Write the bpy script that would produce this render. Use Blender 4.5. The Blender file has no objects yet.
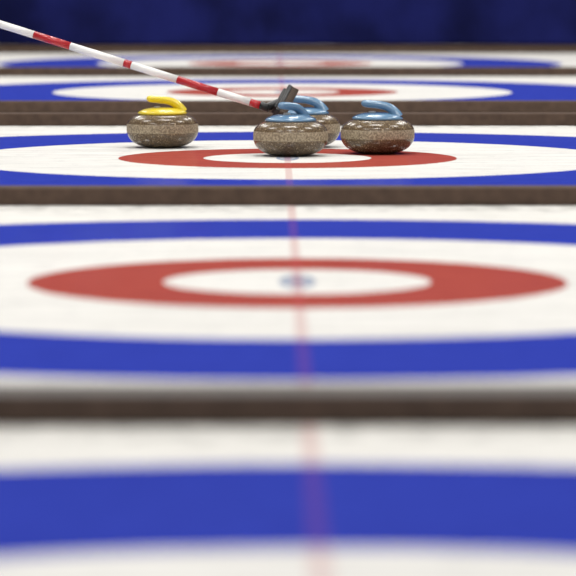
import bpy, bmesh, math, random
from mathutils import Vector, Matrix
random.seed(3)
sc = bpy.context.scene
sc.view_settings.view_transform = 'Standard'
sc.view_settings.look = 'None'

# ---------------------------------------------------------------- helpers
def lin(c):
    def f(v):
        v /= 255.0
        return v/12.92 if v <= 0.04045 else ((v+0.055)/1.055)**2.4
    return (f(c[0]), f(c[1]), f(c[2]), 1)

class NT:
    def __init__(s, name):
        s.m = bpy.data.materials.new(name); s.m.use_nodes = True
        s.t = s.m.node_tree; s.t.nodes.clear()
        s.out = s.t.nodes.new('ShaderNodeOutputMaterial')
    def n(s, typ, **kw):
        nd = s.t.nodes.new(typ)
        for k, v in kw.items(): setattr(nd, k, v)
        return nd
    def l(s, a, b): s.t.links.new(a, b)
    def put(s, sock, v):
        if isinstance(v, bpy.types.NodeSocket): s.l(v, sock)
        else: sock.default_value = v
    def math(s, op, a, b=0.0, c=None):
        nd = s.n('ShaderNodeMath', operation=op)
        s.put(nd.inputs[0], a); s.put(nd.inputs[1], b)
        if c is not None: s.put(nd.inputs[2], c)
        return nd.outputs[0]
    def mix(s, f, a, b):
        nd = s.n('ShaderNodeMix', data_type='RGBA')
        s.put(nd.inputs[0], f); s.put(nd.inputs[6], a); s.put(nd.inputs[7], b)
        return nd.outputs[2]
    def sstep(s, v, a, b):
        nd = s.n('ShaderNodeMapRange', interpolation_type='SMOOTHSTEP')
        s.put(nd.inputs[0], v); nd.inputs[1].default_value = a; nd.inputs[2].default_value = b
        return nd.outputs[0]
    def noise(s, vec, scale, detail=2, rough=0.5):
        nd = s.n('ShaderNodeTexNoise'); s.put(nd.inputs['Vector'], vec)
        nd.inputs['Scale'].default_value = scale; nd.inputs['Detail'].default_value = detail
        nd.inputs['Roughness'].default_value = rough
        return nd.outputs[0]

def simple(name, col, rough=0.5, var=0.15, scale=30, coat=0.0, bump=0.0, spec=0.5, top=None, lo=0.0, hi=1.0):
    t = NT(name); tc = t.n('ShaderNodeTexCoord').outputs['Object']
    nz = t.noise(tc, scale, 4)
    c = lin(col); d = tuple(x*(1-var) for x in c[:3])+(1,); e = tuple(min(1, x*(1+var)) for x in c[:3])+(1,)
    p = t.n('ShaderNodeBsdfPrincipled')
    base = t.mix(t.sstep(nz, lo, hi), d, e)
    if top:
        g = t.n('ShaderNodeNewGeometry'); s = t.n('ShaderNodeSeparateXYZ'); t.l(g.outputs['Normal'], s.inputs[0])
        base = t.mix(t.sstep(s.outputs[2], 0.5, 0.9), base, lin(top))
    t.put(p.inputs['Base Color'], base)
    p.inputs['Roughness'].default_value = rough
    p.inputs['Coat Weight'].default_value = coat
    p.inputs['Coat Roughness'].default_value = 0.08
    p.inputs['Specular IOR Level'].default_value = spec
    if bump:
        b = t.n('ShaderNodeBump'); b.inputs['Strength'].default_value = bump
        b.inputs['Distance'].default_value = 0.004
        t.put(b.inputs['Height'], nz); t.l(b.outputs[0], p.inputs['Normal'])
    t.l(p.outputs[0], t.out.inputs[0])
    return t.m

def obj(name, bm, mats, smooth=True):
    me = bpy.data.meshes.new(name); bm.to_mesh(me); bm.free()
    for m in mats: me.materials.append(m)
    if smooth:
        for p in me.polygons: p.use_smooth = True
    o = bpy.data.objects.new(name, me); sc.collection.objects.link(o)
    return o

def add_box(bm, sx, sy, sz, M=Matrix(), mi=0, bevel=0.0, seg=3):
    r = bmesh.ops.create_cube(bm, size=1.0)
    vs = r['verts']
    bmesh.ops.scale(bm, vec=(sx, sy, sz), verts=vs)
    if bevel:
        es = list({e for v in vs for e in v.link_edges})
        rr = bmesh.ops.bevel(bm, geom=es, offset=bevel, segments=seg, profile=0.5, affect='EDGES')
        vs = list({v for f in rr['faces'] for v in f.verts} | {v for v in vs if v.is_valid})
    fs = {f for v in vs for f in v.link_faces}
    for f in fs: f.material_index = mi
    bmesh.ops.transform(bm, matrix=M, verts=vs)

def add_lathe(bm, prof, mi, seg=96, M=Matrix()):
    rings = []
    for r, z in prof:
        if r < 1e-6: rings.append([bm.verts.new(M @ Vector((0, 0, z)))])
        else: rings.append([bm.verts.new(M @ Vector((r*math.cos(2*math.pi*i/seg), r*math.sin(2*math.pi*i/seg), z))) for i in range(seg)])
    for a, b in zip(rings, rings[1:]):
        for i in range(seg):
            j = (i+1) % seg
            if len(a) == 1: f = bm.faces.new((a[0], b[j], b[i]))
            elif len(b) == 1: f = bm.faces.new((a[i], a[j], b[0]))
            else: f = bm.faces.new((a[i], a[j], b[j], b[i]))
            f.material_index = mi

def catmull(pts, n=6):
    P = [Vector(p) for p in pts]; out = []
    for i in range(len(P)-1):
        p0 = P[max(i-1, 0)]; p1 = P[i]; p2 = P[i+1]; p3 = P[min(i+2, len(P)-1)]
        for k in range(n):
            t = k/n
            out.append(0.5*((2*p1)+(-p0+p2)*t+(2*p0-5*p1+4*p2-p3)*t*t+(-p0+3*p1-3*p2+p3)*t**3))
    out.append(P[-1]); return out

def add_sweep(bm, pts, mi, seg=20, side=Vector((0, 1, 0))):
    C = catmull([Vector(p) for p in pts], 6)
    rings = []
    for i, c in enumerate(C):
        a = C[max(i-1, 0)]; b = C[min(i+1, len(C)-1)]
        t = (Vector(b[:3])-Vector(a[:3])).normalized()
        s = (side - t*side.dot(t)).normalized(); u = t.cross(s).normalized()
        rings.append([bm.verts.new(Vector(c[:3])+s*max(c[3], .0005)*math.cos(2*math.pi*k/seg)+u*max(c[4], .0005)*math.sin(2*math.pi*k/seg)) for k in range(seg)])
    for a, b in zip(rings, rings[1:]):
        for i in range(seg):
            j = (i+1) % seg
            f = bm.faces.new((a[i], a[j], b[j], b[i])); f.material_index = mi
    for r in (rings[0][::-1], rings[-1]):
        f = bm.faces.new(r); f.material_index = mi

# ---------------------------------------------------------------- materials
def ice_material(name, house=True, ri=1.22, ro=1.875):
    t = NT(name)
    tc = t.n('ShaderNodeTexCoord').outputs['Object']
    sep = t.n('ShaderNodeSeparateXYZ'); t.l(tc, sep.inputs[0])
    X, Y = sep.outputs[0], sep.outputs[1]
    big = t.noise(tc, 1.3, 3); fine = t.noise(tc, 90, 3, 0.7); mid = t.noise(tc, 14, 5, 0.65)
    mp = t.n('ShaderNodeMapping'); t.l(tc, mp.inputs[0]); mp.inputs['Scale'].default_value = (2.2, 18, 1)
    scuff = t.noise(mp.outputs[0], 1.0, 4, 0.6)
    white = t.mix(big, lin((222, 220, 214)), lin((235, 233, 228)))
    white = t.mix(t.math('MULTIPLY', t.sstep(mid, 0.5, 0.75), 0.35), white, lin((178, 178, 177)))
    white = t.mix(t.math('MULTIPLY', t.sstep(scuff, 0.48, 0.72), 0.35), white, lin((188, 186, 183)))
    col = white
    edge = t.math('MULTIPLY', t.sstep(t.math('ABSOLUTE', Y), 2.08, 2.3), t.sstep(mid, 0.42, 0.6))
    col = t.mix(t.math('MULTIPLY', edge, 0.5), col, lin((140, 138, 134)))
    tee_a = 0.34
    if house:
        r = t.math('SQRT', t.math('ADD', t.math('MULTIPLY', X, X), t.math('MULTIPLY', Y, Y)))
        wob = t.math('MULTIPLY', t.math('SUBTRACT', t.noise(tc, 6, 3), 0.5), 0.012)
        r = t.math('ADD', r, wob)
        def ring(a, b):
            return t.math('MULTIPLY', t.sstep(r, a-.003, a+.003), t.math('SUBTRACT', 1.0, t.sstep(r, b-.003, b+.003)))
        blue = t.mix(mid, lin((28, 44, 148)), lin((48, 66, 178)))
        red = t.mix(mid, lin((148, 46, 33)), lin((174, 70, 54)))
        rb = ring(ri, ro)
        col = t.mix(t.math('MULTIPLY', rb, 0.985), col, blue)
        col = t.mix(t.math('MULTIPLY', ring(0.305, 0.615), 0.96), col, red)
        ex = t.math('DIVIDE', X, 0.045); ey = t.math('DIVIDE', Y, 0.18)
        er = t.math('SQRT', t.math('ADD', t.math('MULTIPLY', ex, ex), t.math('MULTIPLY', ey, ey)))
        em = t.math('SUBTRACT', 1.0, t.sstep(er, 0.85, 1.0))
        hole = t.math('SUBTRACT', 1.0, t.sstep(t.math('ABSOLUTE', t.math('SUBTRACT', er, 0.5)), 0.1, 0.16))
        col = t.mix(t.math('MULTIPLY', t.math('SUBTRACT', em, t.math('MULTIPLY', hole, 0.35)), 0.85), col, lin((124, 138, 166)))
        tee_a = t.math('MULTIPLY_ADD', rb, -0.20, 0.34)      # the line shows through the blue paint only faintly
    tee = t.math('SUBTRACT', 1.0, t.sstep(t.math('ABSOLUTE', X), 0.009, 0.014))
    col = t.mix(t.math('MULTIPLY', tee, tee_a), col, lin((182, 84, 84)))
    dif = t.n('ShaderNodeBsdfDiffuse'); t.l(col, dif.inputs[0])
    gl = t.n('ShaderNodeBsdfGlossy'); gl.inputs['Roughness'].default_value = 0.08
    gl.inputs['Color'].default_value = (.8, .8, .8, 1)
    b = t.n('ShaderNodeBump'); b.inputs['Strength'].default_value = 0.2; b.inputs['Distance'].default_value = 0.002
    t.l(t.noise(tc, 45, 2), b.inputs['Height'])
    t.l(b.outputs[0], gl.inputs['Normal'])
    mx = t.n('ShaderNodeMixShader')
    t.put(mx.inputs[0], t.math('MULTIPLY_ADD', t.sstep(scuff, .3, .7), 0.10, t.math('MULTIPLY', fine, .22)))
    t.l(dif.outputs[0], mx.inputs[1]); t.l(gl.outputs[0], mx.inputs[2])
    t.l(mx.outputs[0], t.out.inputs[0])
    return t.m

def granite_material():
    t = NT('granite')
    tc = t.n('ShaderNodeTexCoord').outputs['Object']
    sep = t.n('ShaderNodeSeparateXYZ'); t.l(tc, sep.inputs[0]); Z = sep.outputs[2]
    v = t.n('ShaderNodeTexVoronoi'); v.inputs['Scale'].default_value = 290; t.l(tc, v.inputs['Vector'])
    sc2 = t.n('ShaderNodeSeparateColor'); t.l(v.outputs['Color'], sc2.inputs[0])
    rnd = sc2.outputs[0]
    ramp = t.n('ShaderNodeValToRGB'); t.l(rnd, ramp.inputs[0])
    e = ramp.color_ramp; e.interpolation = 'CONSTANT'
    e.elements[0].color = lin((82, 66, 48)); e.elements[0].position = 0
    e.elements[1].color = lin((104, 87, 64)); e.elements[1].position = 0.25
    for p, c in ((0.55, (120, 102, 76)), (0.8, (90, 72, 52)), (0.94, (176, 158, 126))):
        k = e.elements.new(p); k.color = lin(c)
    # underside shade painted into the granite: lower half slightly darker
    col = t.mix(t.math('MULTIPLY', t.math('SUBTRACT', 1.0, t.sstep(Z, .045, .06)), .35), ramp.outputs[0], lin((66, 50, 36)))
    dz = t.math('ABSOLUTE', t.math('SUBTRACT', Z, 0.074))
    band = t.math('SUBTRACT', 1.0, t.sstep(dz, 0.0155, 0.0175))
    bn = t.noise(tc, 130, 3, 0.7)
    bandc = t.mix(t.sstep(bn, 0.4, 0.62), lin((128, 114, 92)), lin((188, 174, 148)))
    col = t.mix(t.math('MULTIPLY', band, 0.8), col, bandc)
    p = t.n('ShaderNodeBsdfPrincipled')
    t.l(col, p.inputs['Base Color'])
    t.put(p.inputs['Roughness'], t.math('MULTIPLY_ADD', band, 0.45, 0.2))
    b = t.n('ShaderNodeBump'); b.inputs['Distance'].default_value = 0.001
    t.put(b.inputs['Strength'], t.math('MULTIPLY_ADD', band, 0.5, 0.03)); t.l(bn, b.inputs['Height'])
    t.l(b.outputs[0], p.inputs['Normal'])
    t.l(p.outputs[0], t.out.inputs[0])
    return t.m

M_ice = ice_material('painted_ice'); M_ice1 = ice_material('painted_ice_wide_ring', True, 1.18, 1.92)
M_plain = ice_material('plain_ice', False)
M_granite = granite_material()
M_blue = simple('blue_handle_plastic', (98, 136, 168), 0.22, 0.06, 20, 0.6)
M_yellow = simple('yellow_handle_plastic', (226, 202, 36), 0.28, 0.05, 20, 0.4)
M_steel = simple('bolt_steel', (150, 150, 150), 0.3)
M_foam = simple('divider_foam', (84, 68, 58), 0.85, 0.3, 25, bump=0.4, spec=0.2)
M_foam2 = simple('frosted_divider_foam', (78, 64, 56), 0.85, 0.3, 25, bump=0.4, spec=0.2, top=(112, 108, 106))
M_floor = simple('concrete', (110, 108, 104), 0.8, 0.1, 4)
M_wall = simple('wall_paint', (30, 32, 60), 0.9, 0.1, 3)
M_curtain = simple('navy_curtain', (21, 25, 76), 0.95, 0.45, 1.6, spec=0.1, lo=.3, hi=.7)
M_white = simple('broom_white', (236, 234, 230), 0.35, 0.03, 20, 0.3)
M_red = simple('broom_red', (178, 26, 34), 0.35, 0.05, 20, 0.3)
M_black = simple('broom_black', (26, 25, 26), 0.4, 0.1, 40)
M_brist = simple('broom_bristle', (84, 72, 62), 0.9, 0.4, 200, bump=0.6)

# ---------------------------------------------------------------- sheets
XC = 0.06
DW = 0.11
D = [0.95, 5.62, 10.53, 15.34]        # near faces of the dividers
E = [16.57, 21.37, 26.17]
def slab(name, y0, y1, mat, cy):
    bm = bmesh.new()
    add_box(bm, 30, y1-y0, 0.04, Matrix.Translation((0, (y0+y1)/2-cy, -0.02)))
    o = obj(name, bm, [mat], False); o.location = (XC, cy, 0); return o
spans = [(D[0], D[1], 3.28, M_ice1), (D[1], D[2], 8.105, M_ice), (D[2], D[3], 12.96, M_ice), (E[0], E[1], 19.02, M_ice), (E[1], E[2], 23.82, M_ice)]
for a, b, c, m in spans:
    slab('curling_sheet_ice', a+DW/2, b+DW/2, m, c)
slab('walkway_ice', D[3]+DW/2, E[0]+DW/2, M_plain, (D[3]+E[0]+DW)/2)
slab('ice_apron', -3.5, D[0]+DW/2, M_plain, -1.3)
slab('ice_apron', E[2]+DW/2, 28.4, M_plain, 27.3)

for y in D+E:
    bm = bmesh.new()
    near = abs(y-5.62) < .01
    dw = 0.135 if near else DW; dh = 0.053
    x = -14.0
    while x < 14:
        L = 4.0
        add_box(bm, L-0.004, dw, dh, Matrix.Translation((x+L/2, y+dw/2, dh/2)), 0, 0.006, 2)
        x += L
    o = obj('sheet_divider', bm, [M_foam2 if near else M_foam], False)

bm = bmesh.new(); add_box(bm, 31, 33, 0.1, Matrix.Translation((0, 12.6, -0.09)))
obj('floor', bm, [M_floor], False)
bm = bmesh.new(); add_box(bm, 31, 0.2, 7.0, Matrix.Translation((0, 28.9, 3.46)))
obj('wall_back', bm, [M_wall], False)
bm = bmesh.new(); nx = 900; nz = 14; grid = []
for j in range(nz+1):
    z = 0.02+5.9*j/nz; row = []
    for i in range(nx+1):
        x = -15+30*i/nx
        w = 0.05*math.sin(x*4.5+1.1*math.sin(x*1.7)+0.5*z)+0.02*math.sin(x*17+2*math.sin(x*.9))+0.06*math.sin(x*2.1+z*1.9)
        row.append(bm.verts.new((x, 28.2+w, z)))
    grid.append(row)
for j in range(nz):
    for i in range(nx):
        bm.faces.new((grid[j][i], grid[j][i+1], grid[j+1][i+1], grid[j+1][i]))
obj('curtain', bm, [M_curtain])

# ---------------------------------------------------------------- stones
body_prof = catmull([(0, .006, 0), (.05, .006, 0), (.058, .001, 0), (.064, 0, 0), (.072, .003, 0), (.096, .011, 0), (.118, .025, 0), (.1315, .043, 0),
    (.1365, .057, 0), (.1375, .072, 0), (.1365, .086, 0), (.132, .099, 0), (.122, .111, 0), (.106, .121, 0), (.084, .128, 0), (.04, .131, 0), (0, .131, 0)], 5)
def stone(loc, rot, mat):
    bm = bmesh.new()
    n = len(body_prof)-1
    add_lathe(bm, [(max(p[0], 0) if i not in (0, n) else 0, p[1]) for i, p in enumerate(body_prof)], 0)
    pl = [(0, .126), (.091, .126), (.0945, .129), (.0935, .134), (.086, .139), (.070, .1455), (.050, .150), (.025, .152), (0, .1525)]
    add_lathe(bm, pl, 1, 64)
    add_sweep(bm, [(.078, 0, .134, .026, .020), (.068, 0, .148, .022, .019), (.054, 0, .163, .019, .017), (.034, 0, .174, .0175, .0155),
                   (.008, 0, .180, .0175, .0145), (-.022, 0, .183, .018, .0145), (-.044, 0, .185, .0175, .0135), (-.056, 0, .186, .013, .010), (-.061, 0, .1865, .004, .003)], 1)
    add_lathe(bm, [(0, .151), (.013, .151), (.013, .1555), (.010, .157), (0, .157)], 2, 32, Matrix.Translation((-.02, 0, 0)))
    bmesh.ops.recalc_face_normals(bm, faces=bm.faces)
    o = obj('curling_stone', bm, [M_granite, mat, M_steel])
    o.location = loc; o.rotation_euler = (0, 0, rot)
    return o
Z0 = 0.0006
stone((-.415, 13.66, Z0), math.radians(8), M_yellow)
stone((.072, 13.10, Z0), math.radians(48), M_blue)
stone((.128, 13.68, Z0), math.radians(-6), M_blue)
stone((.395, 13.24, Z0), math.radians(-8), M_blue)

# ---------------------------------------------------------------- broom
root = bpy.data.objects.new('curling_broom', None); sc.collection.objects.link(root)
P0 = Vector((-.011, 13.28, .168)); P1 = Vector((-.663, 13.45, .364))
root.location = P0
d = (P1-P0).normalized(); q = d.to_track_quat('Z', 'Y').to_matrix().to_4x4()
bm = bmesh.new()
R = .0145
segs = [(-.005, .03, 2, .0155), (.03, .07, 1, R), (.07, .20, 0, R), (.20, .364, 1, R), (.364, .55, 0, R), (.55, .58, 1, R), (.58, .80, 0, R), (.80, .95, 1, R), (.95, 1.12, 0, R), (1.12, 1.25, 2, .0155)]
for a, b, mi, r in segs:
    add_lathe(bm, [(0, a), (r, a), (r, b), (0, b)], mi, 32, q)
h = obj('handle', bm, [M_white, M_red, M_black]); h.parent = root
for p in h.data.polygons: p.use_smooth = len(p.vertices) == 4
ax = Vector((.33, .72, .60)).normalized()          # long axis
nrm = Vector((.80, 0, -.45)); nrm = (nrm-ax*nrm.dot(ax)).normalized()   # bristle side
sd = ax.cross(nrm)
HM = Matrix((( ax.x, sd.x, nrm.x, 0), (ax.y, sd.y, nrm.y, 0), (ax.z, sd.z, nrm.z, 0), (0, 0, 0, 1)))
HC = Vector((.040, 13.33, .186))-P0
HM = Matrix.Translation(HC) @ HM
bm = bmesh.new()
add_box(bm, .15, .062, .018, HM @ Matrix.Translation((0, 0, 0)), 0, .005)
add_box(bm, .11, .040, .012, HM @ Matrix.Translation((0, 0, -.013)), 0, .004)
hh = obj('head_plate', bm, [M_black]); hh.parent = root
bm = bmesh.new()
for i in range(16):
    for j in range(6):
        x = -.068+.136*i/15; y = -.025+.05*j/5
        add_lathe(bm, [(0, .006), (.0055, .006), (.0065, .034+random.uniform(-.002, .002)), (0, .035)], 0, 8,
                  HM @ Matrix.Translation((x, y, 0)) @ Matrix.Rotation(random.uniform(-.08, .08), 4, 'X'))
b_ = obj('bristles', bm, [M_brist]); b_.parent = root
bm = bmesh.new()
sA = Vector((0, 0, 0)); sB = HM @ Vector((-.01, 0, -.014))
add_sweep(bm, [(*(sA+d*.005), .0155, .0155), (*(sA.lerp(sB, .45)), .015, .015), (*(sB), .018, .013)], 0)
s_ = obj('socket', bm, [M_black]); s_.parent = root

# ---------------------------------------------------------------- lights
def area(name, loc, sx, sy, e, col=(1, .98, .945)):
    L = bpy.data.lights.new(name, 'AREA'); L.shape = 'RECTANGLE'; L.size = sx; L.size_y = sy; L.energy = e; L.color = col
    o = bpy.data.objects.new(name, L); sc.collection.objects.link(o); o.location = loc; return o
for y in (2, 8, 14, 20, 26):
    for x in (-5, 0, 5):
        area('arena_light', (x, y, 7.5), 2.4, 0.6, 188 if y > 5 else 172)
w = bpy.data.worlds.new('arena_ambient'); sc.world = w; w.use_nodes = True
w.node_tree.nodes['Background'].inputs[0].default_value = (.95, .96, 1, 1)
w.node_tree.nodes['Background'].inputs[1].default_value = 0.24

# ---------------------------------------------------------------- camera
cam = bpy.data.cameras.new('camera'); co = bpy.data.objects.new('camera', cam); sc.collection.objects.link(co)
cam.sensor_width = 36; cam.lens = 223.2; cam.clip_end = 200
co.location = (0, 0, .752)
co.rotation_euler = (math.radians(90)-math.atan(338/3571), 0, -math.atan(17/3571))
cam.dof.use_dof = True; cam.dof.focus_distance = 13.3; cam.dof.aperture_fstop = 3.6
sc.camera = co
